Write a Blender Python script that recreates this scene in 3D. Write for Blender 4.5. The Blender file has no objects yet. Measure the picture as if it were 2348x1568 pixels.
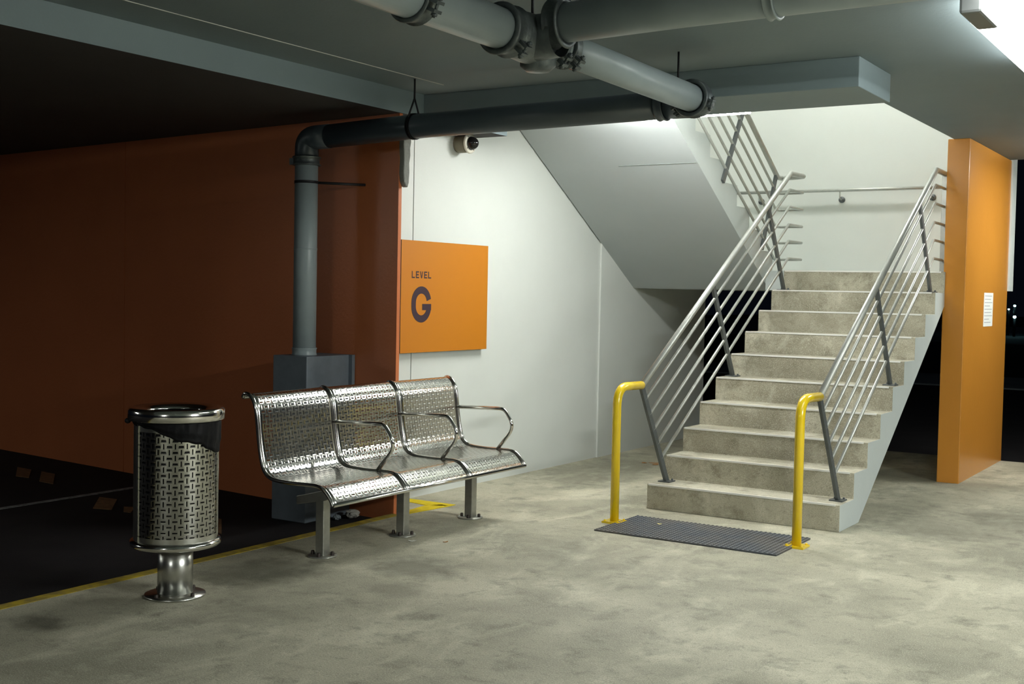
import bpy, bmesh, math, random
from mathutils import Vector, Matrix, noise
random.seed(7)
S = bpy.context.scene
COL = S.collection
PI = math.pi

# ---------------------------------------------------------------- camera
cam_d = bpy.data.cameras.new('camera')
cam = bpy.data.objects.new('camera', cam_d); COL.objects.link(cam)
cam_d.sensor_fit = 'HORIZONTAL'; cam_d.sensor_width = 36.0
cam_d.lens = 2755.7 / 2348 * 36.0
cam_d.clip_start = 0.05; cam_d.clip_end = 500
yaw, pit, rol = -0.567974614, -0.0415482269, 0.0196547784
fw = Vector((math.sin(yaw)*math.cos(pit), math.cos(yaw)*math.cos(pit), math.sin(pit)))
rr = fw.cross(Vector((0, 0, 1))).normalized(); uu = rr.cross(fw)
r2 = rr*math.cos(rol) + uu*math.sin(rol); u2 = -rr*math.sin(rol) + uu*math.cos(rol)
cam.matrix_world = Matrix(((r2.x, u2.x, -fw.x, 0), (r2.y, u2.y, -fw.y, 0), (r2.z, u2.z, -fw.z, 1.5), (0, 0, 0, 1)))
S.camera = cam

# ---------------------------------------------------------------- world, exposure
w = bpy.data.worlds.new('night'); S.world = w; w.use_nodes = True
bg = w.node_tree.nodes['Background']
bg.inputs[0].default_value = (0.25, 0.35, 0.6, 1); bg.inputs[1].default_value = 0.006
S.view_settings.view_transform = 'Standard'; S.view_settings.look = 'None'
S.view_settings.gamma = 1.0; S.view_settings.exposure = 0.0
S.view_settings.use_curve_mapping = False
S.cycles.use_denoising = True
S.cycles.max_bounces = 8; S.cycles.diffuse_bounces = 4; S.cycles.glossy_bounces = 4
S.cycles.transparent_max_bounces = 12
S.cycles.sample_clamp_indirect = 6.0

LAMP_COL = (0.97, 1.0, 0.95)
STAIR_COL = (1.0, 1.0, 0.95)
P_MAIN, P_STAIR, P_UP, P_NEAR, P_FAR, P_BAY, P_BACK = 20.0, 118.0, 92.0, 310.0, 42.0, 38.0, 88.0

# ---------------------------------------------------------------- materials
def mat(name, color, rough=0.6, metal=0.0, var=None, scale=4.0, amount=0.0, bump=0.0, bscale=60.0,
        emit=None, strength=0.0, coat=0.0, rvar=0.0, spec=0.5, stretch=None, detail=6.0):
    """plain principled surface; var = second colour mixed in by noise"""
    m = bpy.data.materials.new(name); m.use_nodes = True
    nt = m.node_tree; b = nt.nodes['Principled BSDF']; L = nt.links
    b.inputs['Base Color'].default_value = (*color, 1)
    b.inputs['Roughness'].default_value = rough
    b.inputs['Metallic'].default_value = metal
    b.inputs['Specular IOR Level'].default_value = spec
    if coat: b.inputs['Coat Weight'].default_value = coat; b.inputs['Coat Roughness'].default_value = 0.15
    if emit:
        b.inputs['Emission Color'].default_value = (*emit, 1); b.inputs['Emission Strength'].default_value = strength
    tc = nt.nodes.new('ShaderNodeTexCoord')
    src = tc.outputs['Object']
    if stretch:
        mp = nt.nodes.new('ShaderNodeMapping'); mp.inputs['Scale'].default_value = stretch
        L.new(src, mp.inputs['Vector']); src = mp.outputs['Vector']
    if var:
        n = nt.nodes.new('ShaderNodeTexNoise'); n.inputs['Scale'].default_value = scale
        n.inputs['Detail'].default_value = detail; n.inputs['Roughness'].default_value = 0.6
        L.new(src, n.inputs['Vector'])
        r = nt.nodes.new('ShaderNodeMapRange'); r.inputs['From Min'].default_value = 0.38; r.inputs['From Max'].default_value = 0.66
        r.inputs['To Max'].default_value = amount
        L.new(n.outputs['Fac'], r.inputs['Value'])
        mx = nt.nodes.new('ShaderNodeMix'); mx.data_type = 'RGBA'
        mx.inputs[6].default_value = (*color, 1); mx.inputs[7].default_value = (*var, 1)
        L.new(r.outputs['Result'], mx.inputs[0]); L.new(mx.outputs[2], b.inputs['Base Color'])
        if rvar:
            rr_ = nt.nodes.new('ShaderNodeMapRange'); rr_.inputs['To Min'].default_value = rough; rr_.inputs['To Max'].default_value = rough + rvar
            L.new(n.outputs['Fac'], rr_.inputs['Value']); L.new(rr_.outputs['Result'], b.inputs['Roughness'])
    if bump:
        n2 = nt.nodes.new('ShaderNodeTexNoise'); n2.inputs['Scale'].default_value = bscale; n2.inputs['Detail'].default_value = 4
        L.new(src, n2.inputs['Vector'])
        bp = nt.nodes.new('ShaderNodeBump'); bp.inputs['Strength'].default_value = bump; bp.inputs['Distance'].default_value = 0.01
        L.new(n2.outputs['Fac'], bp.inputs['Height']); L.new(bp.outputs['Normal'], b.inputs['Normal'])
    return m

def concrete_floor(name, base, stain, pale, spots=()):
    m = mat(name, base, 0.62, var=stain, scale=1.1, amount=0.75, bump=0.25, bscale=90, spec=0.35)
    nt = m.node_tree; L = nt.links; b = nt.nodes['Principled BSDF']
    prev = b.inputs['Base Color'].links[0].from_socket
    tc = nt.nodes.new('ShaderNodeTexCoord')
    def layer(scale, lo, hi, col, amt, det=5, dist=0.0, stretch=(1, 1, 1)):
        nonlocal prev
        mp = nt.nodes.new('ShaderNodeMapping'); mp.inputs['Scale'].default_value = stretch; mp.inputs['Location'].default_value = (scale*3.1, scale, 2)
        L.new(tc.outputs['Object'], mp.inputs['Vector'])
        n = nt.nodes.new('ShaderNodeTexNoise'); n.inputs['Scale'].default_value = scale; n.inputs['Detail'].default_value = det
        n.inputs['Distortion'].default_value = dist; n.inputs['Roughness'].default_value = 0.65
        L.new(mp.outputs['Vector'], n.inputs['Vector'])
        r = nt.nodes.new('ShaderNodeMapRange'); r.inputs['From Min'].default_value = lo; r.inputs['From Max'].default_value = hi; r.inputs['To Max'].default_value = amt
        L.new(n.outputs['Fac'], r.inputs['Value'])
        mx = nt.nodes.new('ShaderNodeMix'); mx.data_type = 'RGBA'; mx.inputs[7].default_value = (*col, 1)
        L.new(r.outputs['Result'], mx.inputs[0]); L.new(prev, mx.inputs[6]); prev = mx.outputs[2]
    layer(0.55, 0.50, 0.70, stain, 0.5, 4, 0.8, (1, 1.6, 1))
    layer(2.6, 0.50, 0.72, pale, 0.8, 6, 0.6, (1.0, 0.55, 1))
    layer(5.5, 0.53, 0.70, stain, 0.85, 7, 0.3)
    layer(30, 0.56, 0.70, stain, 0.55, 4)
    layer(150, 0.52, 0.64, tuple(c*0.45 for c in base), 0.6, 2)
    layer(190, 0.55, 0.68, pale, 0.8, 2)
    for (px, py, rx, ry, amt) in spots:      # oily stains with a shape of their own
        mp = nt.nodes.new('ShaderNodeMapping'); mp.vector_type = 'POINT'
        mp.inputs['Location'].default_value = (-px/rx, -py/ry, 0); mp.inputs['Scale'].default_value = (1/rx, 1/ry, 0)
        L.new(tc.outputs['Object'], mp.inputs['Vector'])
        ln = nt.nodes.new('ShaderNodeVectorMath'); ln.operation = 'LENGTH'; L.new(mp.outputs['Vector'], ln.inputs[0])
        n = nt.nodes.new('ShaderNodeTexNoise'); n.inputs['Scale'].default_value = 9; n.inputs['Detail'].default_value = 5; L.new(tc.outputs['Object'], n.inputs['Vector'])
        ad = nt.nodes.new('ShaderNodeMath'); ad.operation = 'MULTIPLY_ADD'; ad.inputs[1].default_value = 1.6; L.new(n.outputs['Fac'], ad.inputs[0]); L.new(ln.outputs['Value'], ad.inputs[2])
        r = nt.nodes.new('ShaderNodeMapRange'); r.inputs['From Min'].default_value = 2.15; r.inputs['From Max'].default_value = 1.35; r.inputs['To Max'].default_value = amt
        L.new(ad.outputs[0], r.inputs['Value'])
        mx = nt.nodes.new('ShaderNodeMix'); mx.data_type = 'RGBA'; mx.inputs[7].default_value = (*[c*0.55 for c in stain], 1)
        L.new(r.outputs['Result'], mx.inputs[0]); L.new(prev, mx.inputs[6]); prev = mx.outputs[2]
    L.new(prev, b.inputs['Base Color'])
    return m

def perforated(name, pitch, steel):
    """basket-weave slots cut through bright steel, UV in metres"""
    m = bpy.data.materials.new(name); m.use_nodes = True
    nt = m.node_tree; L = nt.links; b = nt.nodes['Principled BSDF']; out = nt.nodes['Material Output']
    b.inputs['Base Color'].default_value = (*steel, 1); b.inputs['Metallic'].default_value = 1.0
    b.inputs['Roughness'].default_value = 0.16
    uv = nt.nodes.new('ShaderNodeUVMap'); uv.uv_map = 'UVMap'
    sp = nt.nodes.new('ShaderNodeSeparateXYZ'); L.new(uv.outputs['UV'], sp.inputs[0])
    def M(op, a, c=None, d=None):
        n = nt.nodes.new('ShaderNodeMath'); n.operation = op
        for i, v in enumerate((a, c, d)):
            if v is None: continue
            if isinstance(v, (int, float)): n.inputs[i].default_value = v
            else: L.new(v, n.inputs[i])
        return n.outputs[0]
    U = M('DIVIDE', sp.outputs[0], pitch); V = M('DIVIDE', sp.outputs[1], pitch)
    fu = M('ABSOLUTE', M('SUBTRACT', M('FRACT', U), 0.5)); fv = M('ABSOLUTE', M('SUBTRACT', M('FRACT', V), 0.5))
    par = M('FLOORED_MODULO', M('ADD', M('FLOOR', U), M('FLOOR', V)), 2.0)
    hor = M('MULTIPLY', M('LESS_THAN', fu, 0.44), M('LESS_THAN', fv, 0.105))
    ver = M('MULTIPLY', M('LESS_THAN', fu, 0.105), M('LESS_THAN', fv, 0.44))
    hole = M('ADD', M('MULTIPLY', hor, M('SUBTRACT', 1.0, par)), M('MULTIPLY', ver, par))
    # pressed lips round the slots
    dh = M('MAXIMUM', M('SUBTRACT', fu, 0.44), M('SUBTRACT', fv, 0.105)); dv = M('MAXIMUM', M('SUBTRACT', fu, 0.105), M('SUBTRACT', fv, 0.44))
    dd = M('ADD', M('MULTIPLY', dh, M('SUBTRACT', 1.0, par)), M('MULTIPLY', dv, par))
    hh = M('SMOOTH_MIN', M('MULTIPLY', M('MAXIMUM', dd, 0.0), 5.0), 1.0, 0.3)
    bp = nt.nodes.new('ShaderNodeBump'); bp.inputs['Strength'].default_value = 0.2; bp.inputs['Distance'].default_value = 0.002
    L.new(hh, bp.inputs['Height']); L.new(bp.outputs['Normal'], b.inputs['Normal'])
    tr = nt.nodes.new('ShaderNodeBsdfTransparent'); mx = nt.nodes.new('ShaderNodeMixShader')
    L.new(hole, mx.inputs[0]); L.new(b.outputs[0], mx.inputs[1]); L.new(tr.outputs[0], mx.inputs[2]); L.new(mx.outputs[0], out.inputs[0])
    return m

def lamp_mat(name, col, strength):
    m = bpy.data.materials.new(name); m.use_nodes = True
    nt = m.node_tree; nt.nodes.remove(nt.nodes['Principled BSDF'])
    e = nt.nodes.new('ShaderNodeEmission'); e.inputs[0].default_value = (*col, 1); e.inputs[1].default_value = strength
    nt.links.new(e.outputs[0], nt.nodes['Material Output'].inputs[0]); return m

M_FLOOR = concrete_floor('walkway concrete', (0.45, 0.43, 0.325), (0.16, 0.155, 0.115), (0.66, 0.635, 0.49),
    spots=((-3.889, 5.157, 0.26, 0.20, 0.6), (-4.46, 4.62, 0.24, 0.34, 0.55), (-4.557, 3.32, 0.13, 0.10, 0.7), (-3.69, 4.73, 0.16, 0.14, 0.4), (-4.25, 3.9, 0.5, 0.3, 0.3), (-1.7, 8.4, 0.5, 0.7, 0.45), (-3.2, 6.1, 0.7, 0.35, 0.25), (-4.75, 8.9, 0.45, 0.8, 0.35)))
M_ASPH = mat('asphalt', (0.008, 0.0065, 0.0075), 0.9, var=(0.016, 0.013, 0.013), scale=3, amount=0.7, bump=0.5, bscale=140, spec=0.25)
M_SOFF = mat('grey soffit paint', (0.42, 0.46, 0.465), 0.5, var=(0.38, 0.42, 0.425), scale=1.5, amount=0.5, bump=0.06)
M_WHITE = mat('white wall paint', (0.665, 0.70, 0.665), 0.45, var=(0.61, 0.64, 0.61), scale=1.5, amount=0.5, bump=0.06, bscale=120)
M_CEIL = mat('grey ceiling paint', (0.165, 0.208, 0.225), 0.7, var=(0.135, 0.172, 0.19), scale=0.8, amount=0.6, bump=0.1, bscale=70)
M_BAY = mat('shade-darkened bay ceiling', (0.04, 0.037, 0.037), 0.8, var=(0.028, 0.025, 0.025), scale=0.8, amount=0.6, bump=0.1, bscale=70)  # ceiling paint darkened: the bay's shade is put into the colour
M_BEAM = mat('beam paint', (0.20, 0.255, 0.275), 0.6, var=(0.165, 0.212, 0.23), scale=1.2, amount=0.5, bump=0.08)
M_RUST = mat('rust orange gloss paint', (0.60, 0.19, 0.075), 0.30, var=(0.53, 0.165, 0.063), scale=1.0, amount=0.6, bump=0.12, bscale=45, spec=0.5)
M_ORANGE = mat('orange column paint', (0.60, 0.25, 0.035), 0.28, var=(0.54, 0.22, 0.03), scale=1.3, amount=0.6, bump=0.08, bscale=45)
M_SIGN = mat('sign orange', (0.50, 0.175, 0.006), 0.5)
M_SIGNEDGE = mat('sign edge dark', (0.03, 0.02, 0.02), 0.6)
M_LETTER = mat('sign lettering', (0.035, 0.018, 0.03), 0.5)
M_STEP = concrete_floor('step concrete', (0.47, 0.445, 0.345), (0.15, 0.135, 0.09), (0.60, 0.58, 0.47))
M_PALE = mat('painted stringer', (0.55, 0.60, 0.59), 0.55, var=(0.48, 0.53, 0.52), scale=2.0, amount=0.6, bump=0.1)
M_NOSE = mat('aluminium nosing', (0.90, 0.90, 0.86), 0.3, metal=0.25)
M_YEL = mat('yellow enamel', (0.80, 0.57, 0.012), 0.25, coat=0.5, var=(0.72, 0.49, 0.01), scale=20, amount=0.4)
M_YMARK = mat('yellow floor paint', (0.72, 0.56, 0.01), 0.8, var=(0.5, 0.38, 0.02), scale=16, amount=0.6, spec=0.2)
M_YLINE = mat('worn yellow line paint', (0.44, 0.32, 0.015), 0.7, var=(0.16, 0.125, 0.05), scale=14, amount=0.9)
M_GALV = mat('galvanised rail', (0.41, 0.425, 0.395), 0.36, metal=0.5, var=(0.33, 0.345, 0.32), scale=18, amount=0.6)
M_POST = mat('grey rail post', (0.10, 0.112, 0.115), 0.5, metal=0.3, var=(0.07, 0.078, 0.08), scale=14, amount=0.6)
M_PIPE = mat('grey pvc pipe', (0.29, 0.345, 0.36), 0.36, var=(0.24, 0.29, 0.305), scale=5, amount=0.5)
M_DPIPE = mat('dark grey pipe', (0.06, 0.078, 0.095), 0.28, var=(0.045, 0.06, 0.072), scale=5, amount=0.5)
M_COUP = mat('cast coupling', (0.07, 0.085, 0.09), 0.38, metal=0.35, var=(0.15, 0.175, 0.175), scale=18, amount=0.6, bump=0.2, bscale=60)
M_ROD = mat('black steel rod', (0.025, 0.025, 0.028), 0.5, metal=0.6)
M_STEEL = mat('polished stainless', (0.78, 0.76, 0.72), 0.13, metal=1.0)
M_BRUSH = mat('brushed stainless', (0.62, 0.62, 0.58), 0.28, metal=1.0, var=(0.5, 0.5, 0.47), scale=30, amount=0.5)
M_LEG = mat('dull stainless leg', (0.42, 0.42, 0.38), 0.38, metal=0.85, var=(0.3, 0.3, 0.27), scale=22, amount=0.6)
M_PERF = perforated('slotted stainless', 0.0272, (0.80, 0.79, 0.75))
M_PERFB = perforated('slotted bin steel', 0.0272, (0.42, 0.42, 0.40))
M_BLACK = mat('black plastic bag', (0.004, 0.004, 0.005), 0.5, bump=0.3, bscale=25, spec=0.15)
M_BOLT = mat('dark bolt', (0.05, 0.04, 0.035), 0.5, metal=0.6)
M_BOX = mat('galvanised box', (0.17, 0.20, 0.23), 0.5, metal=0.2, var=(0.12, 0.145, 0.17), scale=6, amount=0.7)
M_MAT = mat('rubber mat', (0.055, 0.065, 0.078), 0.6, var=(0.11, 0.10, 0.085), scale=3.5, amount=0.8)
M_PAPER = mat('paper', (0.75, 0.76, 0.72), 0.8)
M_INK = mat('faded print', (0.33, 0.34, 0.34), 0.8)
M_RED = mat('red stencil ink', (0.45, 0.06, 0.03), 0.7)
M_CAMW = mat('camera white', (0.72, 0.70, 0.60), 0.4)
M_CAMB = mat('camera beige', (0.20, 0.185, 0.13), 0.5)
M_DOME = mat('black dome', (0.01, 0.01, 0.01), 0.06)
M_PLASTER = mat('grey foam', (0.22, 0.23, 0.21), 0.9, bump=0.6, bscale=50)
M_FIX = mat('fixture housing', (0.14, 0.15, 0.15), 0.5)
M_FIXB = mat('fixture body', (0.55, 0.57, 0.55), 0.5)
M_LINE = mat('worn white line', (0.26, 0.26, 0.25), 0.8, var=(0.06, 0.06, 0.06), scale=30, amount=0.8)
M_PATCH = mat('worn marker', (0.20, 0.10, 0.035), 0.8, var=(0.10, 0.05, 0.02), scale=25, amount=0.8)
M_LEAF = mat('dry leaf', (0.30, 0.15, 0.05), 0.8)
M_JOINT = mat('joint sealant', (0.22, 0.25, 0.24), 0.8)
M_JOINTW = mat('pale ceiling joint', (0.55, 0.56, 0.52), 0.8)
M_DARKC = mat('outside concrete and lit ground', (0.20, 0.24, 0.25), 0.8, var=(0.1, 0.12, 0.13), scale=0.5, amount=0.8)

# ---------------------------------------------------------------- mesh helpers
def new():
    bm = bmesh.new(); bm.loops.layers.uv.new('UVMap'); return bm

def box(bm, x0, y0, z0, x1, y1, z1, mi=0, rot=None):
    vs = [bm.verts.new(p) for p in ((x0,y0,z0),(x1,y0,z0),(x1,y1,z0),(x0,y1,z0),(x0,y0,z1),(x1,y0,z1),(x1,y1,z1),(x0,y1,z1))]
    if rot:
        for v in vs: v.co = rot @ v.co
    for f in ((0,3,2,1),(4,5,6,7),(0,1,5,4),(1,2,6,5),(2,3,7,6),(3,0,4,7)):
        bm.faces.new([vs[i] for i in f]).material_index = mi
    return vs

def obox(bm, c, ax, ay, az, hx, hy, hz, mi=0):
    """box about centre c with axes ax ay az and half sizes"""
    c, ax, ay, az = Vector(c), Vector(ax).normalized(), Vector(ay).normalized(), Vector(az).normalized()
    vs = []
    for sz in (-1, 1):
        for sx, sy in ((-1,-1),(1,-1),(1,1),(-1,1)):
            vs.append(bm.verts.new(c + ax*hx*sx + ay*hy*sy + az*hz*sz))
    for f in ((0,3,2,1),(4,5,6,7),(0,1,5,4),(1,2,6,5),(2,3,7,6),(3,0,4,7)):
        bm.faces.new([vs[i] for i in f]).material_index = mi

def fillet(pts, rad, n=6):
    pts = [Vector(p) for p in pts]; out = [pts[0]]
    for i in range(1, len(pts)-1):
        a, b, c = pts[i-1], pts[i], pts[i+1]
        u, v = (a-b), (c-b)
        r = rad[i-1] if isinstance(rad, (list, tuple)) else rad
        ang = u.angle(v)
        if r <= 0 or abs(ang - PI) < 1e-3: out.append(b); continue
        t = min(r / math.tan(ang/2), u.length*0.49, v.length*0.49)
        p0, p1 = b + u.normalized()*t, b + v.normalized()*t
        for k in range(n+1):
            s = k/n
            out.append(p0*(1-s)**2 + b*2*s*(1-s) + p1*s*s)
    out.append(pts[-1]); return out

def tube(bm, pts, r, seg=14, cap=True, mi=0):
    pts = [Vector(p) for p in pts]; rings = []
    t0 = (pts[1]-pts[0]).normalized()
    up = Vector((0,0,1)) if abs(t0.z) < 0.9 else Vector((1,0,0))
    nrm = t0.cross(up).normalized()
    for i, p in enumerate(pts):
        if i == 0: t = (pts[1]-p)
        elif i == len(pts)-1: t = (p-pts[i-1])
        else: t = (pts[i+1]-p).normalized() + (p-pts[i-1]).normalized()
        t.normalize()
        nrm = (nrm - t*nrm.dot(t)).normalized(); bi = t.cross(nrm)
        ri = r[i] if isinstance(r, (list, tuple)) else r
        rings.append([bm.verts.new(p + (nrm*math.cos(a) + bi*math.sin(a))*ri) for a in (2*PI*k/seg for k in range(seg))])
    for a, b in zip(rings, rings[1:]):
        for k in range(seg):
            f = bm.faces.new((a[k], a[(k+1) % seg], b[(k+1) % seg], b[k])); f.smooth = True; f.material_index = mi
    if cap:
        bm.faces.new(rings[0][::-1]).material_index = mi; bm.faces.new(rings[-1]).material_index = mi

def lathe(bm, prof, c=(0,0,0), axis='z', seg=40, mi=0, close=False):
    """prof list of (radius, height)"""
    c = Vector(c); rings = []
    def P(r, h, a):
        x, y = r*math.cos(a), r*math.sin(a)
        return {'z': Vector((x, y, h)), 'x': Vector((h, x, y)), 'y': Vector((y, h, x))}[axis] + c
    for r, h in prof:
        rings.append([bm.verts.new(P(max(r, 1e-5), h, 2*PI*k/seg)) for k in range(seg)])
    if close: rings.append(rings[0])
    for a, b in zip(rings, rings[1:]):
        for k in range(seg):
            f = bm.faces.new((a[k], a[(k+1) % seg], b[(k+1) % seg], b[k])); f.smooth = True; f.material_index = mi
    return rings

def extrude_poly(bm, pts, axis, a, b, mi=0, side_mi=None):
    """polygon pts in the plane across `axis`, extruded from a to b; caps use side_mi"""
    def P(u, v, t): return {'x': (t, u, v), 'y': (u, t, v), 'z': (u, v, t)}[axis]
    va = [bm.verts.new(P(u, v, a)) for u, v in pts]; vb = [bm.verts.new(P(u, v, b)) for u, v in pts]
    n = len(pts)
    for i in range(n):
        bm.faces.new((va[i], va[(i+1) % n], vb[(i+1) % n], vb[i])).material_index = mi
    for vv in (va[::-1], vb):
        bm.faces.new(vv).material_index = mi if side_mi is None else side_mi

def bolt(bm, x, y, z, r=0.009, h=0.016):
    lathe(bm, [(0, z+h), (r*0.8, z+h), (r, z+h*0.7), (r, z), ], (x, y, 0), seg=6)

def obj(name, bm, mats, parent=None, bevel=0.0, smooth_angle=None, subd=0):
    bmesh.ops.recalc_face_normals(bm, faces=bm.faces)
    me = bpy.data.meshes.new(name); 
    off = Vector((0, 0, 0))
    if parent is not None: off = parent.matrix_world.translation.copy()
    if off.length: bmesh.ops.translate(bm, verts=bm.verts, vec=-off)
    bm.to_mesh(me); bm.free()
    for m in (mats if isinstance(mats, (list, tuple)) else [mats]): me.materials.append(m)
    o = bpy.data.objects.new(name, me); COL.objects.link(o)
    if parent is not None: o.parent = parent
    if bevel:
        b = o.modifiers.new('bevel', 'BEVEL'); b.width = bevel; b.segments = 2; b.limit_method = 'ANGLE'; b.angle_limit = 0.7
    return o

def thing(name, label, cat, loc=(0,0,0), group=None):
    o = bpy.data.objects.new(name, None); COL.objects.link(o); o.location = loc
    o.empty_display_size = 0.1
    o.matrix_world = Matrix.Translation(Vector(loc))
    o['label'] = label; o['category'] = cat
    if group: o['group'] = group
    return o

def tag(o, label, cat, group=None, kind=None):
    o['label'] = label; o['category'] = cat
    if group: o['group'] = group
    if kind: o['kind'] = kind
    return o

def sub(name, bm, mats, parent, label=None, bevel=0.0, top=None):
    """a sub-part: parent is a mesh part whose own origin is that of the thing"""
    base = top if top is not None else parent
    bmesh.ops.recalc_face_normals(bm, faces=bm.faces)
    root = parent
    while root.parent is not None: root = root.parent
    bmesh.ops.translate(bm, verts=bm.verts, vec=-root.location)
    me = bpy.data.meshes.new(name); bm.to_mesh(me); bm.free()
    for m in (mats if isinstance(mats, (list, tuple)) else [mats]): me.materials.append(m)
    o = bpy.data.objects.new(name, me); COL.objects.link(o); o.parent = parent
    if label: o['label'] = label
    if bevel:
        b = o.modifiers.new('bevel', 'BEVEL'); b.width = bevel; b.segments = 2; b.limit_method = 'ANGLE'
    return o

def struct(name, bm, mats, label, cat, bevel=0.0):
    o = obj(name, bm, mats, bevel=bevel); tag(o, label, cat, kind='structure'); return o

# ---------------------------------------------------------------- the setting
XE = -4.93            # kerb edge of the walkway
XW = -5.24            # face of the white wall
ZC = 2.82             # ceiling
ZR = -0.05            # road
bm = new()
box(bm, XE, -5, -0.3, 7, 12.02, 0)
box(bm, XW, 6.36, -0.3, XE, 12.02, 0)
struct('floor', bm, M_FLOOR, 'stained pale concrete walkway floor under the stairs and bench', 'floor')

bm = new(); box(bm, -16, -5, -0.4, XE, 9, ZR)
tag(obj('floor', bm, M_ASPH), 'black asphalt roadway lower than the walkway, along the kerb', 'road', kind='structure')

# ceiling (slab with the stair opening), lower bay on the left, downstand beam
bm = new()
box(bm, XE, -5, ZC, 7, 6.5, 3.12)
box(bm, XW-0.2, 6.38, ZC, XE, 6.5, 3.12)
box(bm, XW-0.2, 6.5, ZC, 7, 7.18, 3.12)
box(bm, XW-0.2, 7.18, ZC, -3.87, 8.235, 3.12)
box(bm, -2.30, 7.18, ZC, 7, 11.98, 3.12)
struct('ceiling', bm, M_CEIL, 'flat grey concrete ceiling over the walkway', 'ceiling')
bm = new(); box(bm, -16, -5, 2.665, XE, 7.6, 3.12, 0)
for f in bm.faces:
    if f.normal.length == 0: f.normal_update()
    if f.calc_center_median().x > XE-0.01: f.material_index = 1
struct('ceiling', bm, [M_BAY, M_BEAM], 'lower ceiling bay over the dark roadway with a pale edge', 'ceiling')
bm = new(); box(bm, XW, 6.56, 2.655, -1.98, 7.18, ZC)
struct('trim_1', bm, M_BEAM, 'grey downstand beam in front of the stair opening', 'beam', bevel=0.004)
bm = new()
a, b_ = Vector((-4.597, 3.87, ZC)), Vector((-4.539, 4.957, ZC))
obox(bm, (-4.58, 2.9, ZC-0.0015), (0, 1, 0), (1, 0, 0), (0, 0, 1), 3.4, 0.0035, 0.0015)
struct('trim_2', bm, M_JOINTW, 'thin pale joint line on the ceiling beside the lower bay', 'joint')

# white wall
bm = new()
box(bm, XW-0.2, 6.38, -0.3, XW, 6.864, 6.0)
box(bm, XW-0.2, 6.864, -0.3, XW-0.012, 6.874, 6.0, 1)
box(bm, XW-0.2, 6.874, -0.3, XW, 9.68, 6.0)
box(bm, XW-0.2, 9.68, -0.3, XW+0.014, 12.05, 6.0)
struct('wall_left', bm, [M_WHITE, M_JOINT], 'white painted wall behind the level sign, running in under the stair', 'wall')
bm = new(); box(bm, XW-0.2, 12.05, 1.60, -2.158, 12.25, 6.0)
struct('wall_back', bm, M_WHITE, 'bright white wall behind the stair landing', 'wall')
bm = new()
box(bm, -2.30, 7.0, 3.12, -2.12, 12.05, 6.0)
box(bm, XW, 7.0, 3.12, -2.30, 7.17, 6.0)
struct('wall_upper', bm, M_WHITE, 'white walls closing the stairwell on the floor above', 'wall')
bm = new(); box(bm, XW-0.2, 7.0, 6.0, -2.10, 12.25, 6.15)
struct('ceiling', bm, M_WHITE, 'white ceiling high over the stairwell', 'ceiling')
# rust wall: oblique to the road
d = Vector((-0.995, 0.098, 0)).normalized(); n = Vector((0.098, 0.995, 0)).normalized()
P0 = Vector((-4.945, 6.318, 0))
bm = new()
def wallbox(s0, s1, off0, off1, z0, z1, mi=0):
    c = P0 + d*(s0+s1)/2 + n*(off0+off1)/2; c.z = (z0+z1)/2
    obox(bm, c, d, n, (0,0,1), (s1-s0)/2, (off1-off0)/2, (z1-z0)/2, mi)
wallbox(0, 3.08, 0, 0.030, -0.3, 2.665)
wallbox(3.088, 11.5, 0, 0.030, -0.3, 2.665)
wallbox(3.08, 3.088, 0.006, 0.028, -0.3, 2.665)
struct('wall_road', bm, M_RUST, 'glossy rust orange wall across the dark roadway', 'wall')
# pier
bm = new(); box(bm, -2.345, 10.25, -0.3, -2.17, 12.04, ZC)
struct('wall_pier', bm, M_ORANGE, 'bright orange painted wall pier right of the stairs', 'wall', bevel=0.006)

# ---------------------------------------------------------------- outside, by night
bm = new(); box(bm, -40, 12.02, -0.4, 20, 140, -0.1)
struct('floor', bm, M_ASPH, 'dark ground outside the building', 'ground')
bm = new(); box(bm, -30, 23.3, -0.1, 10, 26.6, -0.07)
tag(obj('footpath', bm, M_DARKC), 'dim concrete footpath crossing the dark ground outside, nearer of the two', 'path', kind='structure')
bm = new(); box(bm, -40, 48, -0.1, 10, 80, -0.07)
tag(obj('footpath', bm, M_DARKC), 'pale strip of ground far out, with lamp light put into its colour', 'path', kind='structure')  # lamp-lit ground: the light is painted in as a paler strip
M_FAR = lamp_mat('distant lamp', (0.45, 0.95, 1.0), 30)
def bollard(x, y, z, r, label):
    t = thing('bollard_light', label, 'lamp', (x, y, -0.1), 'distant lights outside')
    bm = new(); lathe(bm, [(0, -0.1), (0.06, -0.1), (0.06, z-r), (0, z-r)], (x, y, 0), seg=12); obj('post', bm, M_ROD, t)
    bm = new(); lathe(bm, [(0, z-r), (r*0.8, z-r*0.6), (r, z), (r*0.8, z+r*0.6), (0, z+r)], (x, y, 0), seg=14); obj('lamp_head', bm, M_FAR, t)
    bm = new(); lathe(bm, [(0, z+r+0.05), (r*1.1, z+r), (r*1.1, z+r-0.02), (0, z+r-0.02)], (x, y, 0), seg=14); obj('cap', bm, M_ROD, t)
bollard(-10.46, 60, 1.32, 0.055, 'small cyan light outside, highest of the three by the pier')
bollard(-10.72, 60, 1.15, 0.04, 'small cyan light outside, nearest the orange pier')
bollard(-10.1, 58, 0.82, 0.07, 'small white light outside, lowest of the three by the pier')

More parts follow.
